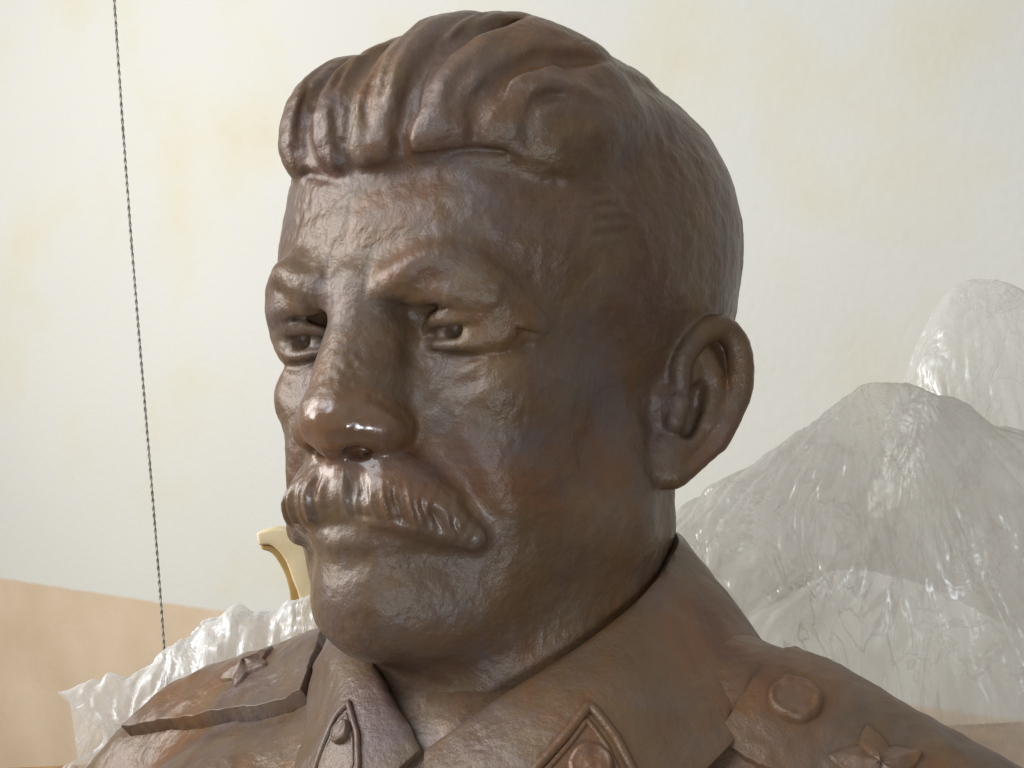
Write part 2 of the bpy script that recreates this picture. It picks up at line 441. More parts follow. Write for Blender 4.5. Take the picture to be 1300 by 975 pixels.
# ears
EV = np.array((1.0, 1.6, 6.9)); EV /= np.linalg.norm(EV)
EH = np.array((2.0, 3.0, -0.2)); EH -= EV * (EH @ EV); EH /= np.linalg.norm(EH)
EW = np.cross(EH, EV)                              # outward face of the ear (towards the front and side)
EO = np.array((7.45, 0.85, -1.75))
def ep(u, v, w=0.0): return EO + EH * u * .86 + EV * v + EW * w
def erow(l): return [tuple(ep(u, v, w)) + (r,) for u, v, w, r in l]
def ear_ell(c, r, k, mode='add'):
    M = np.stack([EH, EV, EW], 1)
    for sg in (1, -1):
        def fn(p, sg=sg):
            q = (p * (sg, 1, 1) - ep(*c)) @ M; rr = np.array(r)
            k0 = np.sqrt(((q / rr) ** 2).sum(1)); k1 = np.sqrt(((q / rr ** 2) ** 2).sum(1))
            return k0 * (k0 - 1) / np.maximum(k1, 1e-6)
        e = np.abs(M) @ np.array(r); cc = ep(*c) * (sg, 1, 1)
        h._put(mode, fn, cc - e, cc + e, k)
ear_ell((1.5, 0.3, -0.5), (1.4, 2.7, 0.45), 0.6)
ear_ell((0.7, -0.3, -0.8), (0.8, 2.0, 0.8), 0.7)
ear_ell((1.0, -2.5, -0.1), (0.95, 1.0, 0.45), 0.5)
h.chain(erow([(1.0, -0.1, -.25, .2), (0.35, 0.5, .0, .28), (0.1, 1.6, .15, .34), (0.7, 2.75, .2, .36), (1.7, 3.25, .22, .36), (2.7, 2.8, .22, .36), (3.25, 1.6, .2, .36), (3.25, 0.2, .18, .34), (2.85, -1.2, .12, .33), (2.0, -2.4, .05, .36), (1.2, -3.0, .0, .4), (0.4, -3.0, -.1, .3)]), 0.15, mirror=True, n=24)
ear_ell((1.5, -0.2, 0.2), (0.8, 1.35, 0.85), 0.25, 'sub')
h.chain(erow([(1.4, 2.0, -.15, .22), (2.15, 1.1, -.08, .26), (2.35, -0.2, -.05, .25), (1.9, -1.4, -.0, .28), (1.2, -1.85, .0, .22)]), 0.3, mirror=True, n=10)
h.chain(erow([(0.45, -0.35, .15, .3), (0.5, -1.0, .2, .36)]), 0.3, mirror=True)
#@HAIR
def hair_side(p):
    """>0 inside the hair"""
    z = p[:, 2]
    yb = np.interp(z, [-6, -3, -1.5, 0, 1.5, 3.6, 5.4, 6.2, 6.8, 7.4], [3.5, 2.0, -0.6, -2.4, -4.3, -5.2, -5.3, -5.8, -8.0, -12])
    return p[:, 1] - yb
h.func(lambda p: 0.16 / (1 + np.exp(-hair_side(p) / 0.22)) * (p[:, 2] > -5), (-12, -16, -5), (12, 16, 17))
h.ell((-0.1, -0.4, 6.9), (7.2, 8.7, 6.4), 1.4)
HL = [(-5.4, -6.6, 6.6), (-3.87, -8.05, 6.2), (-1.16, -9.3, 5.4), (.39, -9.4, 5.4), (2.16, -9.05, 5.7), (3.63, -8.25, 6.05), (4.72, -7.4, 6.1), (5.74, -6.35, 5.8), (6.32, -5.9, 5.0), (6.75, -5.4, 3.6)]
HL = [(x * 1.02, y - .2, z) for x, y, z in HL]          # on the modelled forehead
h.stroke([(x, y, z - .35, .8, a) for (x, y, z), a in zip(HL[2:9], (-.1, -.2, -.42, -.5, -.5, -.38, -.1))], n=16)       # the forehead falls back under the hair
def hairline_y(x): return -3.3 - 6.3 * math.sqrt(max(.05, .833 - (x / 7.1) ** 2))
def lock(x, fwd, up, r, k=.4, bz=6.2, lean=.3):
    yh = hairline_y(x) + .45
    h.chain([(x + .1, yh + .7, bz + .5, r * .75), (x - lean * .8, yh - fwd * .9, bz + .75, r * .88), (x - lean, yh - fwd * .8 + .25, bz + 2.2, r), (x - .1, yh + 1.4, bz + 3.9 + up * .5, r), (x + .2, yh + 3.9, bz + 4.8 + up, r), (x + .4, yh + 7.2, bz + 5.1 + up, r * .7)], k, n=12)
lock(-4.4, -.35, -1.0, 1.1, bz=6.5); lock(-3.1, .25, -.4, 1.35, bz=6.1); lock(-1.8, .6, 0.1, .7, bz=5.5); lock(-.6, .5, .15, 1.3, bz=5.75); lock(1.5, .35, .3, 1.45, bz=6.1, lean=.1)
lock(3.4, .15, .1, 1.25, k=1.1, bz=6.1, lean=-.2); lock(4.9, .1, -.7, 1.1, k=1.3, bz=5.95, lean=-.5)
h.chain([(6.1, -5.9, 6.3, .7), (6.5, -4.4, 7.3, .9), (6.6, -2.2, 8.3, .9), (6.4, 0.5, 9.0, .6)], 1.2, n=8)
h.chain([(x * .97, y + .3, z + .95, r) for (x, y, z), r in zip(HL[2:9], (.75, .95, 1.05, 1.08, 1.05, .95, .6))], .2, n=16)
h.chain([(x * .97, y + 1.35, z + 2.2, r) for (x, y, z), r in zip(HL[3:9], (1.2, 1.35, 1.45, 1.4, 1.3, .9))], 1.0, n=12)
h.chain([(x * .9, y + 2.9, z + 3.6, r) for (x, y, z), r in zip(HL[4:9], (1.6, 1.7, 1.7, 1.6, 1.2))], 1.6, n=10)
for (x, y, z), (dx, a) in zip([(1.9, -8.9, 6.2), (3.3, -8.3, 6.6), (4.6, -7.3, 6.7), (5.6, -6.3, 6.6)], ((.2, -.3), (.5, -.16), (.7, -.2), (.7, -.12))):
    h.stroke([(x, y - .6, z, .3, a * .8), (x + dx * .6, y - .5, z + 1.6, .32, a), (x + dx * 1.6, y + 1.6, z + 3.6, .4, a * .6), (x + dx * 2.2, y + 4.5, z + 5.0, .5, 0)], n=10)
h.stroke([(x, y, z, .22, a) for (x, y, z), a in zip(HL, (-.1, -.12, -.14, -.16, -.2, -.22, -.2, -.08, -.03, 0))], n=20)
# deep cuts that part the quiff into locks, and ridges between them
for pts, w, a in (([(-2.16, -9.43, 5.92), (-2.9, -9.29, 7.61), (-2.62, -8.46, 9.48), (-0.94, -8.3, 10.2)], .3, -.42),
                  ([(-0.34, -9.75, 5.61), (-0.45, -10.16, 7.31), (-0.39, -9.65, 8.76), (-0.25, -8.29, 10.36), (1.6, -6.6, 11.6), (2.4, -3.6, 12.6)], .32, -.52),
                  ([(1.98, -9.6, 5.9), (2.16, -9.9, 7.0), (2.41, -9.63, 8.46), (2.87, -8.68, 9.83), (4.0, -6.6, 11.0), (4.6, -3.6, 11.8)], .34, -.55),
                  ([(4.31, -8.55, 6.4), (4.57, -8.79, 7.24), (4.8, -8.49, 8.14), (5.51, -7.4, 9.1), (6.3, -5.0, 9.95), (6.6, -2, 10.3)], .34, -.38),
                  ([(5.88, -7.44, 6.3), (5.97, -7.63, 7.08), (6.31, -7.0, 8.0), (7.1, -4.7, 8.75)], .3, -.25),
                  ([(0.66, -9.95, 5.8), (0.45, -10.2, 6.9), (0.3, -9.8, 8.49), (0.8, -8.6, 10.2)], .24, .26),
                  ([(3.3, -9.3, 6.6), (3.4, -9.4, 7.5), (3.6, -9.1, 8.6), (4.3, -7.6, 10.0)], .4, .2),
                  ([(4.5, -8.68, 8.3), (5.67, -7.81, 8.5), (6.7, -6.4, 8.45), (7.3, -4.5, 8.6)], .35, .22),
                  ([(-1.5, -9.7, 6.4), (-1.7, -9.9, 7.6), (-1.4, -9.2, 9.0), (-.9, -8.4, 10.2)], .35, .25),
                  ([(-3.4, -8.7, 6.4), (-3.8, -8.7, 7.6), (-3.2, -8.1, 9.2)], .35, .18)):
    h.stroke([p + (w, a * (.75 if k == 0 else .3 if k == len(pts) - 1 else 1)) for k, p in enumerate(pts)], n=14)
h.detail = True
# comb strokes over the locks
rngh = np.random.RandomState(9)
for q in range(40):
    x = rngh.uniform(-5.2, 3.4); yh = hairline_y(x) + .3; bz = 6.0 + rngh.uniform(-.2, .6); d = rngh.uniform(.1, .5)
    a0 = rngh.uniform(-.12, -.04) if rngh.rand() < .6 else rngh.uniform(.04, .1); w0 = rngh.uniform(.12, .24)
    h.stroke([(x, yh - 1.2, bz + .4, w0, a0 * .5), (x - .1, yh - 1.5 + d, bz + 2.0, w0, a0), (x + .1, yh - .2, bz + 4.4, w0 * 1.2, a0), (x + .5, yh + 2.4, bz + 6.2, w0 * 1.4, a0 * .8), (x + .8, yh + 6.5, bz + 6.8, w0 * 1.5, 0)], n=10)
for q in range(7):
    z = rngh.uniform(6.6, 10.5); x = 5.2 + .2 * (10 - z); y = -5.6 + (z - 6) * .7 + rngh.uniform(0, 2)
    a0 = rngh.uniform(-.1, .07); w0 = rngh.uniform(.25, .45)
    h.stroke([(x + .6, y, z, w0, a0 * .4), (x + 1.3, y + 2.5, z + .9, w0 * 1.3, a0), (x + 1.5, y + 6, z + .9, w0 * 1.4, 0)], n=6)
h.stroke([(7.0, -4.6, 3.6, .3, .1), (7.2, -4.3, 4.8, .3, .12), (7.1, -4.2, 5.4, .3, .05)])
for zz_ in (3.4, 3.9, 4.4, 4.9, 5.4):
    h.stroke([(7.2, -4.9, zz_, .16, -.1), (7.8, -3.6, zz_ + .35, .16, -.04)], n=0)
# hand-modelled surface
h.func(lambda p: .05 * vnoise(p, .8, 1) + .028 * vnoise(p, 2.0, 2) + .012 * vnoise(p, 5.0, 4), (-14, -16, -22), (14, 16, 18))
V, Q, NR = h.mesh((-11.5, -14, -20), (11.5, 14, 16), HRES, sub=1)
V += OFF
HV = V - OFF
cls = np.zeros(len(V))
hs = (hair_side(HV) > 0) & (HV[:, 2] > -5)
front = (HV[:, 2] > 5.6) & (HV[:, 1] < np.interp(np.abs(HV[:, 0]), [0, 7], [-9.3, -5.2]) - .1 * 0) & (HV[:, 2] > 6.0)
cls[hs | front] = 1
es = np.abs(HV) * (1, 0, 0) + HV * (0, 1, 1)
eu = (es - EO) @ np.stack([EH, EV, EW], 1)
earm = (eu[:, 0] > .02) & (eu[:, 0] < 4) & (np.abs(eu[:, 1]) < 3.8) & (eu[:, 2] > -.75) & (es[:, 0] > 7.2)
cls[earm] = np.where(HV[earm, 0] > 0, 2, 3)
mrow = spline([(0.0, -9.2, -5.95, 1.1), (1.3, -9.15, -6.15, 1.25), (2.2, -8.7, -6.4, 1.2), (3.1, -8.05, -6.85, .95), (3.95, -7.35, -7.4, .55)], 16)
md = np.min([np.linalg.norm(es - r_[:3], axis=1) - r_[3] for r_ in mrow], axis=0)
cls[(md < 0) & (HV[:, 2] < -5.0) & (HV[:, 1] < -7)] = 4
eb = np.linalg.norm((es - (3.5 + EX, -6.95, -0.35 + EZ)) / (1.85, 1.38, 1.2), axis=1)
em = (eb < 1.045) & (es[:, 1] < -7.3)
cls[em] = np.where(HV[em, 0] > 0, 5, 6)
pol = np.clip(1.5 * np.exp(-(((HV - (0.9, -10.8, -4.0)) / (1.3, 1.5, 1.0)) ** 2).sum(1)), 0, 1) + .22 * np.exp(-np.maximum(md, 0) ** 2 / .1)
split_parts(V, Q, NR, cls, ['head', 'hair', 'ear', 'ear', 'moustache', 'eye', 'eye'], BRONZE, bust, np.clip(pol, 0, 1))

#@TUNIC
t = Clay()
t.ell((1.0, 0.8, -16.5), (9.0, 8.2, 5.5), 1)
t.chain([(1, 1.5, -15.5, 5.5), (8.5, 2, -15.0, 4.5), (11.5, 2.2, -16.3, 4.75), (20, 2.5, -19.9, 4.2), (23, 2, -23.2, 3.8)], 2.0)
t.chain([(1, 1.5, -15.5, 5.5), (-7, 1.8, -16.3, 4.5), (-12, 1.5, -17.7, 4.3), (-18, 1, -19.5, 3.9), (-21, .5, -22.5, 3.6)], 2.0)
t.ell((1.0, 0.5, -29), (22, 10.5, 15), 3)
t.ell((9, -4.0, -23), (8, 4.5, 7), 2.5)
t.ell((-8, -4.5, -23), (8, 4.5, 7), 2.5)
NZ = np.array(rot.transposed() @ Vector((0, 0, 1)))        # the bust is cut off level with the bench
CZ = float(np.array((1.0, 0.5, BASE_Z + 3)) @ NZ)
t._put('sub', lambda p: p @ NZ - CZ, (-60, -60, -80), (60, 60, BASE_Z + 16), .2)
t.detail = True
for a_, b_, w_, am_ in (((-9.0, -6.5, -16.5), (-10.5, -9.0, -22), .8, .28), ((-11.2, -5.5, -17.0), (-12.5, -8.5, -22), .6, -.3), ((-6.0, -7.5, -16.5), (-6.5, -9.6, -22), .6, -.22), ((-14, -4.6, -18.5), (-15.5, -7, -23), .7, .25), ((12, -4.5, -16.5), (11, -8, -21), .7, -.25), ((15, -3.6, -17), (15, -7, -22), .8, .25)):
    a_ = np.array(a_); b_ = np.array(b_); m_ = (a_ + b_) / 2 + (.5, -.6, 0)
    t.stroke([tuple(a_) + (w_ * 2, am_ * .4), tuple(m_) + (w_ * 2, am_), tuple(b_) + (w_ * 2, am_)], n=6)
t.func(lambda p: 0.1 * vnoise(p, .35) + .05 * vnoise(p, 1.1) + .02 * vnoise(p, 3.), (-40, -30, -60), (40, 30, 0))
V, Q, NR = t.mesh((-27, -14, BASE_Z - 6), (29, 16, -6), HRES * 1.5, sub=1)
TV = V + OFF
me = mesh_from('tunic', TV * S, Q, True, NR)
link('tunic', me, BRONZE, bust)
TUNIC_BVH = BVHTree.FromPolygons([Vector(v) for v in TV], Q.tolist())

# turned-down collar: lofted between its fold line and its hem
RIM = [(2.1, -7.25, -14.8), (4.4, -5.95, -12.9), (6.5, -3.5, -11.0), (7.45, -.4, -9.2), (7.1, 2.9, -7.5), (4.8, 6, -6.9), (0, 7.4, -6.9), (-4.4, 5.5, -7.9), (-5.7, 2, -9.0), (-5.4, -1.0, -10.2), (-3.8, -4.0, -11.2), (-1.6, -5.75, -12.1), (0.3, -6.75, -13.3), (1.9, -7.3, -14.8)]
HEM = [(4.6, -10.2, -20.0), (8.6, -8.3, -18.0), (11.0, -4.6, -15.2), (11.7, -1.2, -13.4), (11.3, 2.4, -12.0), (8.3, 6.6, -11.6), (0.5, 9.0, -11.4), (-6.6, 6.6, -12.4), (-8.3, 2, -12.8), (-7.7, -1.2, -12.6), (-6.2, -3.8, -13.6), (-4.4, -6.2, -15.2), (-3.0, -8.4, -17.4), (-0.8, -10.0, -20.0)]
NPHI, NSEC = 150, 34
RIMS = spline(RIM, NPHI); HEMS = spline(HEM, NPHI)
def collar_point(i, s_):
    """i row round the neck, s_ 0 at the fold, 1 at the hem"""
    a, b = RIMS[i], HEMS[i]
    out = np.array((a[0] - .7, a[1] - .5, 0)); out = out / np.linalg.norm(out)
    p = a * (1 - s_) + b * s_
    bl = np.interp(i, [18, 34, 75, 100], [1, .0, .0, 1])
    return p + bl * (out * 0.55 * math.sin(math.pi * min(1, s_ * 1.15)) * (1 - s_) + np.array((0, 0, .5)) * math.sin(math.pi * s_))
def collar_mesh():
    n = len(RIMS); rows = []
    for i in range(n):
        a = RIMS[i]; out = np.array((a[0] - .7, a[1] - .5, 0)); out /= np.linalg.norm(out)
        inner = [a - out * .75 + (0, 0, -3.0), a - out * .65 + (0, 0, -1.8), a - out * .55 + (0, 0, -.7), a - out * .36 + (0, 0, -.15), a - out * .12 + (0, 0, .03)]
        rows.append(inner + [collar_point(i, s_) for s_ in np.linspace(0.02, 1, NSEC)])
    out = np.array(rows)
    out += (0.08 * vnoise(out.reshape(-1, 3), .6, 3) + .04 * vnoise(out.reshape(-1, 3), 1.8, 4)).reshape(out.shape[:2])[..., None]
    n, m = out.shape[:2]
    du = np.gradient(out, axis=0); dv = np.gradient(out, axis=1)
    nn = np.cross(du, dv); nn /= np.linalg.norm(nn, axis=2)[..., None]
    if nn[40, -6, 2] < 0: nn = -nn
    inn = out - nn * 0.38
    P = np.concatenate([out.reshape(-1, 3), inn.reshape(-1, 3)])
    F = []
    idx = lambda i, j, l: l * n * m + i * m + j
    for i in range(n - 1):
        for j in range(m - 1):
            F.append((idx(i, j, 0), idx(i + 1, j, 0), idx(i + 1, j + 1, 0), idx(i, j + 1, 0)))
            F.append((idx(i, j, 1), idx(i, j + 1, 1), idx(i + 1, j + 1, 1), idx(i + 1, j, 1)))
        F.append((idx(i, m - 1, 0), idx(i + 1, m - 1, 0), idx(i + 1, m - 1, 1), idx(i, m - 1, 1)))
        F.append((idx(i, 0, 0), idx(i, 0, 1), idx(i + 1, 0, 1), idx(i + 1, 0, 0)))
    for j in range(m - 1):
        F.append((idx(0, j, 0), idx(0, j + 1, 0), idx(0, j + 1, 1), idx(0, j, 1)))
        F.append((idx(n - 1, j, 0), idx(n - 1, j, 1), idx(n - 1, j + 1, 1), idx(n - 1, j + 1, 0)))
    return P + OFF, F
CV, CF = collar_mesh()
me = mesh_from('collar', CV * S, CF)
bm = bmesh.new(); bm.from_mesh(me); bmesh.ops.recalc_face_normals(bm, faces=bm.faces[:]); bm.to_mesh(me); bm.free()
collar = link('collar', me, BRONZE, bust)
bv = collar.modifiers.new('edge', 'BEVEL'); bv.width = 0.12 * S; bv.segments = 2; bv.limit_method = 'ANGLE'; bv.angle_limit = 1.0
COLLAR_BVH = BVHTree.FromPolygons([Vector(v) for v in CV], CF)

# slabs laid on a surface: shoulder boards and collar tabs
def lay(bvh, p, up=6.0):
    """drop a point (head cm) on a surface from outside -> point and normal in bust cm"""
    q = Vector(np.asarray(p, float) + OFF)
    c, n, _, d = bvh.find_nearest(q)
    if n.z < 0 and abs(n.z) > .2: n = -n
    return np.array(c), np.array(n)
def slab(name, corners, thick, bvh, parent, nu=70, nv=40, flat=False, lift=0.0, bev=.14):
    """corners: four points in order; the sheet between them is dropped on the surface and given thickness"""
    a, b, c, d = (np.array(x, float) for x in corners)
    top = np.zeros((nu, nv, 3)); nor = np.zeros((nu, nv, 3))
    for i, u in enumerate(np.linspace(0, 1, nu)):
        for j, v in enumerate(np.linspace(0, 1, nv)):
            p = (a * (1 - u) + b * u) * (1 - v) + (d * (1 - u) + c * u) * v
            top[i, j], nor[i, j] = lay(bvh, p) if not flat else (p + OFF, (0, 0, 1))
    for _ in range(4):
        t2 = top.copy(); t2[1:-1, 1:-1] = (top[:-2, 1:-1] + top[2:, 1:-1] + top[1:-1, :-2] + top[1:-1, 2:]) / 4; top = t2
    n0 = nor.mean((0, 1)); n0 /= np.linalg.norm(n0)
    nor = nor * .5 + n0 * .5; nor /= np.linalg.norm(nor, axis=2)[..., None]
    hi = top + nor * (thick + lift); lo = top - nor * .35
    hi = hi + nor * (.07 * vnoise(hi.reshape(-1, 3), .9, 3) + .05 * vnoise(hi.reshape(-1, 3), 2.2, 4)).reshape(nu, nv)[..., None]
    P = np.concatenate([hi.reshape(-1, 3), lo.reshape(-1, 3)])
    n, m = nu, nv; F = []
    ix = lambda i, j, l: l * n * m + i * m + j
    for i in range(n - 1):
        for j in range(m - 1):
            F.append((ix(i, j, 0), ix(i + 1, j, 0), ix(i + 1, j + 1, 0), ix(i, j + 1, 0))); F.append((ix(i, j, 1), ix(i, j + 1, 1), ix(i + 1, j + 1, 1), ix(i + 1, j, 1)))
    for i in range(n - 1):
        F.append((ix(i, 0, 0), ix(i, 0, 1), ix(i + 1, 0, 1), ix(i + 1, 0, 0))); F.append((ix(i, m - 1, 0), ix(i + 1, m - 1, 0), ix(i + 1, m - 1, 1), ix(i, m - 1, 1)))
    for j in range(m - 1):
        F.append((ix(0, j, 0), ix(0, j + 1, 0), ix(0, j + 1, 1), ix(0, j, 1))); F.append((ix(n - 1, j, 0), ix(n - 1, j, 1), ix(n - 1, j + 1, 1), ix(n - 1, j + 1, 0)))
    me = mesh_from(name, P * S, F)
    bm = bmesh.new(); bm.from_mesh(me); bmesh.ops.recalc_face_normals(bm, faces=bm.faces[:]); bm.to_mesh(me); bm.free()
    o = link(name, me, BRONZE, parent)
    bv = o.modifiers.new('edge', 'BEVEL'); bv.width = bev * S; bv.segments = 3; bv.limit_method = 'ANGLE'; bv.angle_limit = 0.9
    return o, hi, F
near_board, NB, NBF = slab('shoulder_board', [(11.7, 3.0, -11.6), (22.5, 3.6, -15.5), (22.0, -3.2, -17.5), (11.1, -3.2, -13.8)], .26, TUNIC_BVH, bust, bev=.1)
far_board, FB, FBF = slab('shoulder_board', [(-8.8, 1.2, -12), (-16.2, 0.6, -14), (-18.2, -2.6, -16.5), (-6.2, -3.9, -14)], .75, TUNIC_BVH, bust)
NB_BVH = BVHTree.FromPolygons([Vector(v) for v in NB.reshape(-1, 3)], [f for f in NBF if max(f) < NB.shape[0] * NB.shape[1]])
FB_BVH = BVHTree.FromPolygons([Vector(v) for v in FB.reshape(-1, 3)], [f for f in FBF if max(f) < FB.shape[0] * FB.shape[1]])

def tube(name, pts, radii, parent, mat=BRONZE, closed=False, n=10, scale=S):
    P = np.asarray(pts, float); N = len(P); r = np.broadcast_to(np.asarray(radii, float), (N,))
    T = np.gradient(P, axis=0)
    if closed: T = np.roll(P, -1, 0) - np.roll(P, 1, 0)
    T /= np.linalg.norm(T, axis=1)[:, None]
    ref = np.array((.31, .2, .93)); a = np.cross(T, ref); a /= np.linalg.norm(a, axis=1)[:, None]; b = np.cross(T, a)
    ang = np.linspace(0, 2 * math.pi, n, endpoint=False)
    V = P[:, None] + r[:, None, None] * (a[:, None] * np.cos(ang)[None, :, None] + b[:, None] * np.sin(ang)[None, :, None])
    F = []
    for i in range(N if closed else N - 1):
        for j in range(n): F.append((i * n + j, i * n + (j + 1) % n, ((i + 1) % N) * n + (j + 1) % n, ((i + 1) % N) * n + j))
    if not closed: F += [tuple(range(n))[::-1], tuple((N - 1) * n + k for k in range(n))]
    me = mesh_from(name, V.reshape(-1, 3) * scale, F)
    return link(name, me, mat, parent)
def relief(name, bvh, centre, radius, parent, shape, turn=0.0, nr=20, na=60):
    """a raised badge: polar sheet laid on a surface, shape(r,a) gives its outline scale and height"""
    c, n = lay(bvh, centre); n = n / np.linalg.norm(n)
    x = np.cross(n, (0, 0, 1.0)); x /= np.linalg.norm(x); y = np.cross(n, x)
    V = []
    for i in range(nr + 1):
        q = i / nr
        for k in range(na):
            a = 2 * math.pi * k / na
            rr, hh = shape(q, a + turn)
            p = c + (x * math.cos(a) + y * math.sin(a)) * rr * radius
            cc, nn, _, _ = bvh.find_nearest(Vector(p))
            pp = np.array(cc) + n * (hh + .01); V.append(pp + n * (.07 * vnoise(pp[None] + 3, 1.6, 5)[0] + .04 * vnoise(pp[None], 4., 6)[0]) * (q < 1))
    F = [(i * na + k, i * na + (k + 1) % na, (i + 1) * na + (k + 1) % na, (i + 1) * na + k) for i in range(nr) for k in range(na)]
    me = mesh_from(name, np.array(V) * S, F)
    bm = bmesh.new(); bm.from_mesh(me); bmesh.ops.remove_doubles(bm, verts=bm.verts[:], dist=1e-6); bmesh.ops.recalc_face_normals(bm, faces=bm.faces[:]); bm.to_mesh(me); bm.free()
    return link(name, me, BRONZE, parent)
def button_shape(h0):
    def f(q, a): return q, h0 * (math.sqrt(max(0, 1 - (q * .98) ** 4)) * .8 + .25 * math.exp(-((q - .8) / .12) ** 2)) if q < 1 else -.12
    return f
def star_shape(h0):
    def f(q, a):
        m = (a * 5 / (2 * math.pi)) % 1.0; edge = 1 - .48 * (1 - abs(2 * m - 1)) ** .8
        return q * edge, (h0 * (1 - q) ** .8 * (.65 + .35 * abs(2 * m - 1)) + .1) if q < 1 else -.1
    return f
relief('star', FB_BVH, (-11.6, -1.4, -13.5), 1.5, far_board, star_shape(.42), .4)
relief('button', NB_BVH, (13.2, -1.0, -12.6), 1.0, near_board, button_shape(.34))
relief('star', NB_BVH, (16.6, -2.0, -13.8), 1.75, near_board, star_shape(.3), .2)
def collar_at(i, s_, lift=0.0):
    k = min(int(i), len(RIMS) - 2); f = i - k
    p = collar_point(k, s_) * (1 - f) + collar_point(k + 1, s_) * f
    du = collar_point(k + 1, s_) - collar_point(k, s_); dv = collar_point(k, min(1, s_ + .02)) - collar_point(k, max(0, s_ - .02))
    n = np.cross(du, dv); n /= np.linalg.norm(n)
    if n[2] < 0: n = -n
    return p + n * lift + OFF
def collar_line(pts, n, lift):
    P = np.asarray(pts, float); out = []
    for q in np.linspace(0, len(P) - 1, n):
        i = min(int(q), len(P) - 2); u = P[i] * (1 - (q - i)) + P[i + 1] * (q - i)
        out.append(collar_at(u[0], u[1], lift))
    out = np.array(out); out[1:-1] = (out[:-2] + 2 * out[1:-1] + out[2:]) / 4
    return out
def collar_tab(poly, badge, r_badge, wr):
    q = np.array(poly, float); m = q.mean(0)
    tabs = tube('collar_tab', collar_line(list(q) + [q[0]], 100, .06)[:-1], wr, collar, closed=True)
    tube('collar_tab_border', collar_line(list(m + (q - m) * .74) + [m + (q[0] - m) * .74], 100, .0)[:-1], wr * .65, collar, closed=True)
    relief('badge', COLLAR_BVH, collar_at(*badge, .3) - OFF, r_badge, collar, button_shape(.28))
collar_tab([(19, .36), (19.6, .60), (19.6, .86), (13, .93), (8.5, .64), (12, .50), (16, .43)], (16.6, .64), .8, .17)
collar_tab([(139.5, .30), (146, .31), (151, .39), (153, .62), (146, .82), (142, .62), (140, .46)], (143.5, .42), .48, .12)

#@ROOM
def wall_material():
    m, nt, b = new_mat('stained_plaster'); L = nt.links
    tc = node(nt, 'ShaderNodeTexCoord')
    sp = node(nt, 'ShaderNodeSeparateXYZ'); L.new(tc.outputs['Object'], sp.inputs[0])
    n1 = node(nt, 'ShaderNodeTexNoise'); n1.inputs['Scale'].default_value = 2.6; n1.inputs['Detail'].default_value = 5; n1.inputs['Roughness'].default_value = .55
    L.new(tc.outputs['Object'], n1.inputs['Vector'])
    r1 = ramp(nt, [(.50, (0.69, 0.69, 0.65, 1)), (.62, (0.69, 0.67, 0.575, 1)), (.76, (0.67, 0.61, 0.44, 1))])
    L.new(n1.outputs['Fac'], r1.inputs['Fac'])
    n2 = node(nt, 'ShaderNodeTexNoise'); n2.inputs['Scale'].default_value = 1.0; n2.inputs['Detail'].default_value = 8
    L.new(tc.outputs['Object'], n2.inputs['Vector'])
    mx = node(nt, 'ShaderNodeMix', data_type='RGBA', blend_type='MULTIPLY'); mx.inputs[0].default_value = .35
    r2 = ramp(nt, [(.3, (.86, .86, .86, 1)), (.7, (1, 1, 1, 1))]); L.new(n2.outputs['Fac'], r2.inputs['Fac'])
    L.new(r1.outputs['Color'], mx.inputs[6]); L.new(r2.outputs['Color'], mx.inputs[7])
    # painted lower band with a hand-painted edge
    n3 = node(nt, 'ShaderNodeTexNoise'); n3.inputs['Scale'].default_value = 14; n3.inputs['Detail'].default_value = 3; L.new(tc.outputs['Object'], n3.inputs['Vector'])
    ad = node(nt, 'ShaderNodeMath', operation='MULTIPLY_ADD'); ad.inputs[1].default_value = .008; L.new(n3.outputs['Fac'], ad.inputs[0]); L.new(sp.outputs['Z'], ad.inputs[2])
    ss = node(nt, 'ShaderNodeMapRange'); ss.inputs[1].default_value = -.0; ss.inputs[2].default_value = .008; L.new(ad.outputs[0], ss.inputs[0])
    n4 = node(nt, 'ShaderNodeTexNoise'); n4.inputs['Scale'].default_value = 5; n4.inputs['Detail'].default_value = 6; L.new(tc.outputs['Object'], n4.inputs['Vector'])
    r4 = ramp(nt, [(.35, (0.60, 0.47, 0.33, 1)), (.65, (0.67, 0.54, 0.40, 1))]); L.new(n4.outputs['Fac'], r4.inputs['Fac'])
    m2 = node(nt, 'ShaderNodeMix', data_type='RGBA'); L.new(ss.outputs[0], m2.inputs[0]); L.new(r4.outputs['Color'], m2.inputs[6]); L.new(mx.outputs[2], m2.inputs[7])
    L.new(m2.outputs[2], b.inputs['Base Color']); b.inputs['Roughness'].default_value = .8
    n5 = node(nt, 'ShaderNodeTexNoise'); n5.inputs['Scale'].default_value = 60; n5.inputs['Detail'].default_value = 6; L.new(tc.outputs['Object'], n5.inputs['Vector'])
    bp = node(nt, 'ShaderNodeBump'); bp.inputs['Strength'].default_value = .25; bp.inputs['Distance'].default_value = .004; L.new(n5.outputs['Fac'], bp.inputs['Height']); L.new(bp.outputs['Normal'], b.inputs['Normal'])
    return m
WALL_YAW = math.radians(-31.5)
DADO_Z = 0.69
wx, wy = 90, 60
g = []
rngw = np.random.RandomState(3)
for j in range(wy + 1):
    for i in range(wx + 1):
        g.append((-3.2 + 6.4 * i / wx, 0, -DADO_Z + 3.6 * j / wy))
g = np.array(g); g[:, 1] += .006 * vnoise(g, 1.7) + .003 * vnoise(g, 5.0)
f = np.array([(j * (wx + 1) + i, j * (wx + 1) + i + 1, (j + 1) * (wx + 1) + i + 1, (j + 1) * (wx + 1) + i) for j in range(wy) for i in range(wx)])
wall = link('wall', mesh_from('wall', g, f), wall_material()); wall['kind'] = 'structure'
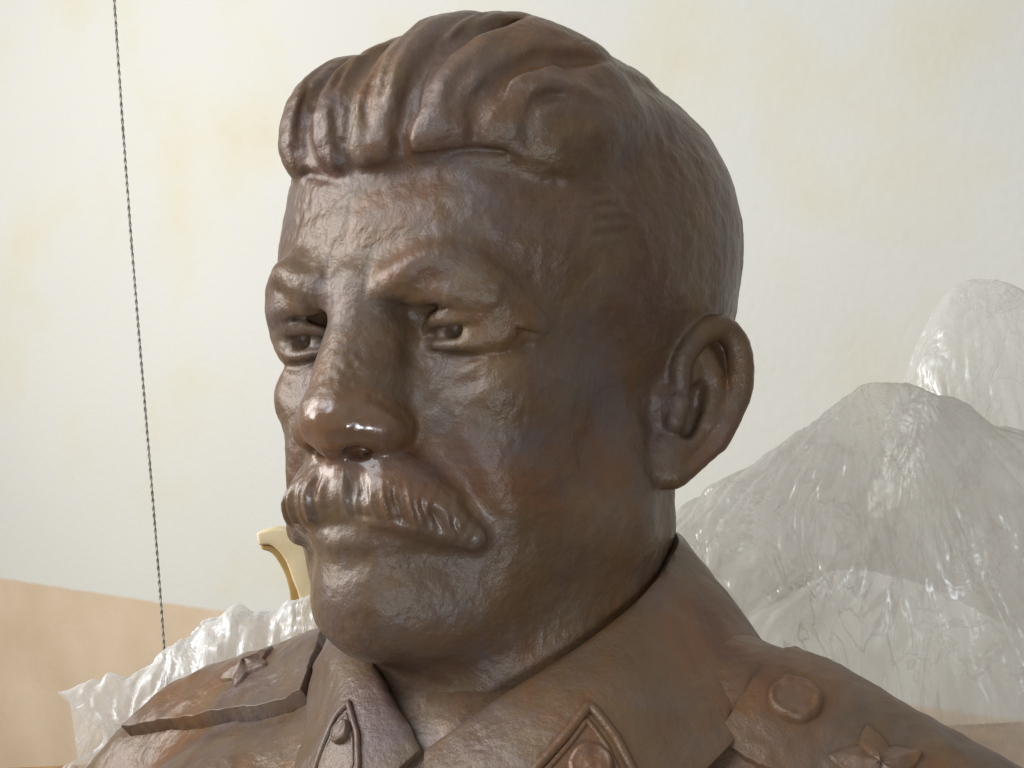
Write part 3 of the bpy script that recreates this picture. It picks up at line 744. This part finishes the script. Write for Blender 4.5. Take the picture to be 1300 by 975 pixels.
wp = view_to_world(-0.9, 3.0, 0); wall.location = (wp.x, wp.y, DADO_Z); wall.rotation_euler = (0, 0, WALL_YAW)

m, nt, b = new_mat('floor_concrete'); b.inputs['Base Color'].default_value = (.32, .29, .25, 1); b.inputs['Roughness'].default_value = .8
nn_ = node(nt, 'ShaderNodeTexNoise'); nn_.inputs['Scale'].default_value = 9; rr_ = ramp(nt, [(.3, (.26, .23, .2, 1)), (.7, (.38, .35, .3, 1))]); nt.links.new(nn_.outputs['Fac'], rr_.inputs['Fac']); nt.links.new(rr_.outputs['Color'], b.inputs['Base Color'])
fl = link('floor', mesh_from('floor', [(-3.5, -2.5, 0), (3.5, -2.5, 0), (3.5, 5, 0), (-3.5, 5, 0)], [(0, 1, 2, 3)], False), m); fl['kind'] = 'structure'

# hanging cord: two twisted strands
def cord_material():
    m, nt, b = new_mat('cord_fibre')
    n = node(nt, 'ShaderNodeTexNoise'); n.inputs['Scale'].default_value = 160
    tc = node(nt, 'ShaderNodeTexCoord'); nt.links.new(tc.outputs['Object'], n.inputs['Vector'])
    r = ramp(nt, [(.35, (.20, .20, .17, 1)), (.65, (.46, .45, .41, 1))]); nt.links.new(n.outputs['Fac'], r.inputs['Fac'])
    nt.links.new(r.outputs['Color'], b.inputs['Base Color']); b.inputs['Roughness'].default_value = .8
    return m
cord_mat = cord_material()
def px_ray(px, py, d): return view_to_world((px - 650) / 1700 * d, d, (487.5 - py) / 1700 * d)
c0 = px_ray(176, 410, 1.9)
cord = bpy.data.objects.new('hanging_cord', None); COL.objects.link(cord); cord.location = (c0.x, c0.y, 0.62)
tag(cord, 'thin grey twisted cord hanging in front of the stained wall', 'cord')
zz = np.arange(0, 1.75, .0022)
for ph in (0, math.pi):
    tw = zz * 2 * math.pi / .022 + ph
    sway = .002 * np.sin(zz * 5)
    tube('strand', np.stack([.001 * np.cos(tw) + sway, .001 * np.sin(tw), zz], 1), .0012, cord, cord_mat, n=6, scale=1)

# plastic film
def film_material(name, clear, tint):
    m, nt, b = new_mat(name); L = nt.links
    nt.nodes.remove(b); out = nt.nodes['Material Output']
    tc = node(nt, 'ShaderNodeTexCoord')
    mp = node(nt, 'ShaderNodeMapping'); mp.inputs['Scale'].default_value = (1, .8, .5); mp.inputs['Rotation'].default_value = (0, .5, .3); L.new(tc.outputs['Object'], mp.inputs['Vector'])
    n1 = node(nt, 'ShaderNodeTexNoise'); n1.inputs['Scale'].default_value = 15; n1.inputs['Detail'].default_value = 4; n1.inputs['Roughness'].default_value = .55; n1.inputs['Distortion'].default_value = 1.4; L.new(mp.outputs[0], n1.inputs['Vector'])
    sb = node(nt, 'ShaderNodeMath', operation='SUBTRACT'); sb.inputs[1].default_value = .5; L.new(n1.outputs['Fac'], sb.inputs[0])
    ab = node(nt, 'ShaderNodeMath', operation='ABSOLUTE'); L.new(sb.outputs[0], ab.inputs[0])
    cr = node(nt, 'ShaderNodeMapRange'); cr.inputs[1].default_value = 0; cr.inputs[2].default_value = .016; cr.inputs[3].default_value = 1; cr.inputs[4].default_value = 0; L.new(ab.outputs[0], cr.inputs[0])
    bp = node(nt, 'ShaderNodeBump'); bp.inputs['Strength'].default_value = .7; bp.inputs['Distance'].default_value = .014; L.new(ab.outputs[0], bp.inputs['Height'])
    df = node(nt, 'ShaderNodeBsdfDiffuse'); df.inputs['Color'].default_value = tint; L.new(bp.outputs[0], df.inputs['Normal'])
    tl = node(nt, 'ShaderNodeBsdfTranslucent'); tl.inputs['Color'].default_value = tint; L.new(bp.outputs[0], tl.inputs['Normal'])
    gl = node(nt, 'ShaderNodeBsdfGlossy'); gl.inputs['Roughness'].default_value = .26; gl.inputs['Color'].default_value = (.95, .97, 1, 1); L.new(bp.outputs[0], gl.inputs['Normal'])
    tr = node(nt, 'ShaderNodeBsdfTransparent'); tr.inputs['Color'].default_value = (.985, .985, .98, 1)
    a = node(nt, 'ShaderNodeMixShader'); a.inputs[0].default_value = .5; L.new(df.outputs[0], a.inputs[1]); L.new(tl.outputs[0], a.inputs[2])
    g = node(nt, 'ShaderNodeMixShader'); g.inputs[0].default_value = .13; L.new(a.outputs[0], g.inputs[1]); L.new(gl.outputs[0], g.inputs[2])
    # film looks milkier where it is seen edge-on and along its creases
    lw = node(nt, 'ShaderNodeLayerWeight'); lw.inputs['Blend'].default_value = .35; L.new(bp.outputs[0], lw.inputs['Normal'])
    n2 = node(nt, 'ShaderNodeTexNoise'); n2.inputs['Scale'].default_value = 9; n2.inputs['Detail'].default_value = 4; L.new(mp.outputs[0], n2.inputs['Vector'])
    mr = node(nt, 'ShaderNodeMapRange'); mr.inputs[1].default_value = .3; mr.inputs[2].default_value = .7; mr.inputs[3].default_value = clear + .25; mr.inputs[4].default_value = clear - .25; L.new(n2.outputs['Fac'], mr.inputs[0])
    m2 = node(nt, 'ShaderNodeMath', operation='MULTIPLY_ADD'); m2.inputs[1].default_value = -.3; L.new(cr.outputs[0], m2.inputs[0]); L.new(mr.outputs[0], m2.inputs[2])
    m3 = node(nt, 'ShaderNodeMath', operation='MULTIPLY_ADD', use_clamp=True); m3.inputs[1].default_value = -.45; L.new(lw.outputs['Facing'], m3.inputs[0]); L.new(m2.outputs[0], m3.inputs[2])
    c = node(nt, 'ShaderNodeMixShader'); L.new(m3.outputs[0], c.inputs[0]); L.new(g.outputs[0], c.inputs[1]); L.new(tr.outputs[0], c.inputs[2])
    L.new(c.outputs[0], out.inputs['Surface'])
    return m
FILM = film_material('plastic_film', .55, (.80, .795, .765, 1))
FILM2 = film_material('clear_film', .72, (.88, .88, .86, 1))
def fold_noise(q, seed):
    return .55 * (1 - 2 * np.abs(vnoise(q, .8, seed))) + .32 * (1 - 2 * np.abs(vnoise(q * (1.4, 1.2, 1), 1.7, seed + 3))) + .13 * (1 - 2 * np.abs(vnoise(q * (1.2, 1.4, 1), 3.6, seed + 4))) + .035 * (1 - 2 * np.abs(vnoise(q * (1.1, 2.4, 1), 8.5, seed + 5)))
def sheet_object(name, P, mat):
    n, m = P.shape[:2]
    RM = np.array(RC); W = P.reshape(-1, 3) / 100 @ RM.T + np.array(CAM_LOC)
    I, J = np.meshgrid(np.arange(n - 1), np.arange(m - 1), indexing='ij'); a = (I * m + J).ravel()
    F = np.stack([a, a + m, a + m + 1, a + 1], 1)
    base = W.mean(0); base[2] = W[:, 2].min()
    o = link(name, mesh_from(name, W - base, F), mat); o.location = base
    return o
def normals_of(P):
    N = np.cross(np.gradient(P, axis=0), np.gradient(P, axis=1)); return N / np.maximum(np.linalg.norm(N, axis=2), 1e-6)[..., None]
def tent(name, ridge, depth, steps, peak, mat, amp, seed, nu=260, nv=200, kang=7.0):
    """a sheet hanging over a bumpy ridge, pleats running away from the peak; steps rows (forward, down, spread)"""
    R_ = spline([(x, depth, z) for x, z in ridge], nu); rows = []
    for p in R_:
        c = [(p[0] + (p[0] - peak[0]) * sp, p[1] - fw, p[2] - dn) for fw, dn, sp in steps]
        rows.append(spline(c, nv))
    P = np.array(rows); N = normals_of(P); flat = P.reshape(-1, 3)
    dx = flat[:, 0] - peak[0]; dz = flat[:, 2] - peak[1]; dy = flat[:, 1] - depth; rr = np.sqrt(dx * dx + dz * dz + dy * dy) + .5
    ang = np.arctan2(dx, -(dz - 4)) + .12 * vnoise(flat, .12, seed)
    q = np.stack([ang * kang, np.log(rr) * 1.6 + np.where(dy > 0, 5, 0), rr * .02], 1)
    d = .5 * fold_noise(q, seed) * np.clip(rr / 9, .1, 1.3) + .9 * vnoise(flat, .09, seed + 8) + .22 * (1 - 2 * np.abs(vnoise(flat * (1, 1, 1.2), .25, seed + 9))) + .04 * (1 - 2 * np.abs(vnoise(flat, .9, seed + 10)))
    n, m = P.shape[:2]
    P = P + N * (d * amp).reshape(n, m)[..., None]
    return sheet_object(name, P, mat)
o = tent('plastic_sheet', [(4, -20), (9, -13.5), (13.8, -8.6), (18.3, -5.8), (23, -2.4), (25.8, -.2), (27.8, .6), (31.3, .1), (34.4, -1.2), (38.6, -3.4), (46, -7.5), (54, -13)], 104,
         [(-9, 16, .15), (-5, 6, .05), (-1.5, .8, 0), (0, 0, 0), (2.2, 2.0, .02), (5, 9, .1), (7, 18, .2), (8, 30, .3), (9, 46, .4)], (27.6, .4), FILM, 1.0, 11)
tag(o, 'crumpled translucent plastic sheet heaped in a peak behind the shoulder with the button', 'plastic sheet')
o = tent('plastic_bag', [(31, -8), (34.2, -1), (36.2, 4.4), (38.4, 8.2), (41, 9.7), (44.5, 9.3), (49, 6), (54, -2)], 119,
         [(-7, 14, .2), (-4, 4, .1), (-1.2, .5, 0), (0, 0, 0), (2.0, 1.5, .03), (4, 8, .1), (5, 20, .15), (5.5, 44, .2)], (41, 9.5), FILM2, .7, 31, 160, 150)
tag(o, 'clear rounded plastic bag standing up behind the crumpled sheet', 'plastic bag')
# the sheet behind the other shoulder: one thin layer with pleats
def draped_sheet():
    cols = [[(-33.6, 99, -22.8), (-29.5, 100.5, -21.6), (-26, 101.5, -19.6), (-22.9, 102.5, -17.6), (-19, 103, -16.9), (-14.6, 103, -15.7), (-8, 103.5, -15.2)],
            [(-31.5, 98.5, -24.6), (-28.5, 98.5, -24.4), (-25.5, 99, -22.8), (-22, 99.5, -21.2), (-18, 100, -20.2), (-13.5, 100.5, -19.2), (-8, 101, -19)],
            [(-30.4, 99, -26.6), (-27.8, 98.5, -27.5), (-25, 99, -27), (-21, 99.5, -26), (-17, 100, -25), (-13, 100.5, -24), (-8, 101, -24)],
            [(-34.5, 97, -30.0), (-29, 97, -31.5), (-25, 98.5, -32), (-21, 99.5, -33), (-17, 100, -33), (-13, 100.5, -33), (-8, 101, -33)],
            [(-38, 97, -44), (-30, 97, -45), (-25, 98.5, -46), (-21, 99.5, -46), (-17, 100, -46), (-13, 100.5, -46), (-8, 101, -46)]]
    T = [spline(c, 150) for c in cols]; n = len(T[0])
    back = T[0] + np.array((0.3, 1.6, -1.0)); back2 = T[0] + np.array((0.5, 3.2, -6.0))
    P = np.array([spline([back2[i], back[i]] + [t_[i] for t_ in T], 110) for i in range(n)]); m = P.shape[1]
    u = np.arange(n)[:, None] / n + np.zeros((1, m)); v = np.arange(m)[None, :] / m + np.zeros((n, 1))
    q = np.stack([u * 15 + v * 4, v * 5, 0 * u], -1).reshape(-1, 3); q[:, 0] += .8 * vnoise(q, .5, 4)
    amp = fold_noise(q, 2) * .7 + .35 * (1 - 2 * np.abs(vnoise(P.reshape(-1, 3), .4, 6)))
    P = P + normals_of(P) * (amp.reshape(n, m) * np.clip(u * 9, .2, 1))[..., None]
    P[..., 2] += .45 * vnoise(np.stack([u * 20, 0 * u, 0 * u], -1).reshape(-1, 3), .9, 9).reshape(n, m) * (v < .6)
    return sheet_object('plastic_sheet', P, FILM3)
FILM3 = film_material('white_film', .50, (.96, .97, .96, 1))
tag(draped_sheet(), 'white translucent plastic sheet bunched behind the shoulder board with the thick edge', 'plastic sheet')

#@SMALL
def simple_mat(name, c1, c2, sc, rough):
    m, nt, b = new_mat(name); tc = node(nt, 'ShaderNodeTexCoord'); n = node(nt, 'ShaderNodeTexNoise'); n.inputs['Scale'].default_value = sc; n.inputs['Detail'].default_value = 6
    nt.links.new(tc.outputs['Object'], n.inputs['Vector']); r = ramp(nt, [(.35, c1), (.65, c2)]); nt.links.new(n.outputs['Fac'], r.inputs['Fac']); nt.links.new(r.outputs['Color'], b.inputs['Base Color']); b.inputs['Roughness'].default_value = rough
    bp = node(nt, 'ShaderNodeBump'); bp.inputs['Strength'].default_value = .3; bp.inputs['Distance'].default_value = .003; nt.links.new(n.outputs['Fac'], bp.inputs['Height']); nt.links.new(bp.outputs[0], b.inputs['Normal'])
    return m
CREAM = simple_mat('cream_plaster', (.66, .52, .30, 1), (.76, .64, .42, 1), 30, .6)
OCHRE_SHADE = simple_mat('ochre_stain_shade', (.36, .23, .07, 1), (.46, .30, .10, 1), 40, .6)  # ochre stain, with the shade of the scroll's underside put into the colour
def band(name, outer, inner, depth, mat, parent, d0):
    """curved strip between two outlines (cm, x right and z up), given real thickness"""
    A = spline([(x, 0, z) for x, z in outer], 24); B = spline([(x, 0, z) for x, z in inner], 24); n = min(len(A), len(B)); V = []
    for y in (0, depth):
        for i in range(n): V += [(A[i][0], d0 + y, A[i][2]), (B[i][0], d0 + y, B[i][2])]
    F = []; k = 2 * n
    for i in range(n - 1):
        a = 2 * i
        F += [(a, a + 1, a + 3, a + 2), (k + a, k + a + 2, k + a + 3, k + a + 1), (a, a + 2, k + a + 2, k + a), (a + 1, k + a + 1, k + a + 3, a + 3)]
    F += [(0, k, k + 1, 1), (2 * n - 2, 2 * n - 1, k + 2 * n - 1, k + 2 * n - 2)]
    me = mesh_from(name, np.array(V) * .01, F)
    bm = bmesh.new(); bm.from_mesh(me); bmesh.ops.recalc_face_normals(bm, faces=bm.faces[:]); bm.to_mesh(me); bm.free()
    o = link(name, me, mat, parent); bv = o.modifiers.new('edge', 'BEVEL'); bv.width = .0022; bv.segments = 3; bv.limit_method = 'ANGLE'; bv.angle_limit = .9
    return o
orn = bpy.data.objects.new('scroll_ornament', None); COL.objects.link(orn)
orn.location = view_to_world(-.215, 1.25, -.205); orn.rotation_euler = RC.to_euler()
tag(orn, 'small curled cream scroll ornament with shaded ochre edge beside the chin', 'ornament')
band('scroll_body', [(-2.4, 6.6), (-.5, 7.0), (1.8, 6.4), (3.4, 4.4), (4.4, 1.0), (4.8, -12), (4.8, -25)], [(-2.2, 5.4), (-1.0, 5.4), (.2, 4.2), (1.0, 2.2), (1.8, -1.0), (2.0, -12), (2.0, -25)], 2.6, CREAM, orn, 0)
band('scroll_edge', [(-2.1, 5.5), (-.8, 5.3), (.45, 4.0), (1.3, 2.2), (2.05, -.8), (2.1, -12), (2.1, -25)], [(-2.0, 5.0), (-1.0, 4.6), (-.1, 3.3), (.45, 1.8), (.75, -.8), (.8, -12), (.8, -25)], 1.9, OCHRE_SHADE, orn, .4)
stake = bpy.data.objects.new('wooden_stake', None); COL.objects.link(stake); stake.location = view_to_world(-.379, 1.15, -.40); stake.rotation_euler = (0, math.radians(4), 0)
tag(stake, 'splintered brown wooden stake tip beside the white plastic', 'wood')
WOOD = simple_mat('raw_wood', (.22, .11, .04, 1), (.38, .21, .08, 1), 60, .7)
tube('shaft', [(0, 0, -.075), (0, 0, .03), (.001, 0, .055), (.003, 0, .074)], [.008, .008, .0065, .004], stake, WOOD, n=7, scale=1)
tube('splinter', [(.004, 0, .03), (.010, 0, .062), (.0135, 0, .071)], [.003, .002, .0006], stake, WOOD, n=5, scale=1)
# the bench they stand on, below the frame
BENCH_Z = head_origin.z + (rot @ Vector((1.0 * S, 0.5 * S, (BASE_Z + 3) * S))).z
bench = bpy.data.objects.new('workbench', None); COL.objects.link(bench); bench.location = (0, .93, 0)
tag(bench, 'plain wooden workbench under the bust and the plastic', 'bench')
def box(name, lo, hi, parent, mat):
    x0, y0, z0 = lo; x1, y1, z1 = hi
    me = mesh_from(name, [(x0, y0, z0), (x1, y0, z0), (x1, y1, z0), (x0, y1, z0), (x0, y0, z1), (x1, y0, z1), (x1, y1, z1), (x0, y1, z1)], [(0, 3, 2, 1), (4, 5, 6, 7), (0, 1, 5, 4), (1, 2, 6, 5), (2, 3, 7, 6), (3, 0, 4, 7)], False)
    o = link(name, me, mat, parent); bv = o.modifiers.new('edge', 'BEVEL'); bv.width = .003; bv.segments = 2
    return o
for k in range(4): box('plank', (-.55, -.43 + k * .216, BENCH_Z - .04), (.75, -.218 + k * .216, BENCH_Z), bench, WOOD)
for lx in (-.5, .64):
    for ly in (-.4, .36): box('leg', (lx, ly, 0), (lx + .06, ly + .06, BENCH_Z - .038), bench, WOOD)
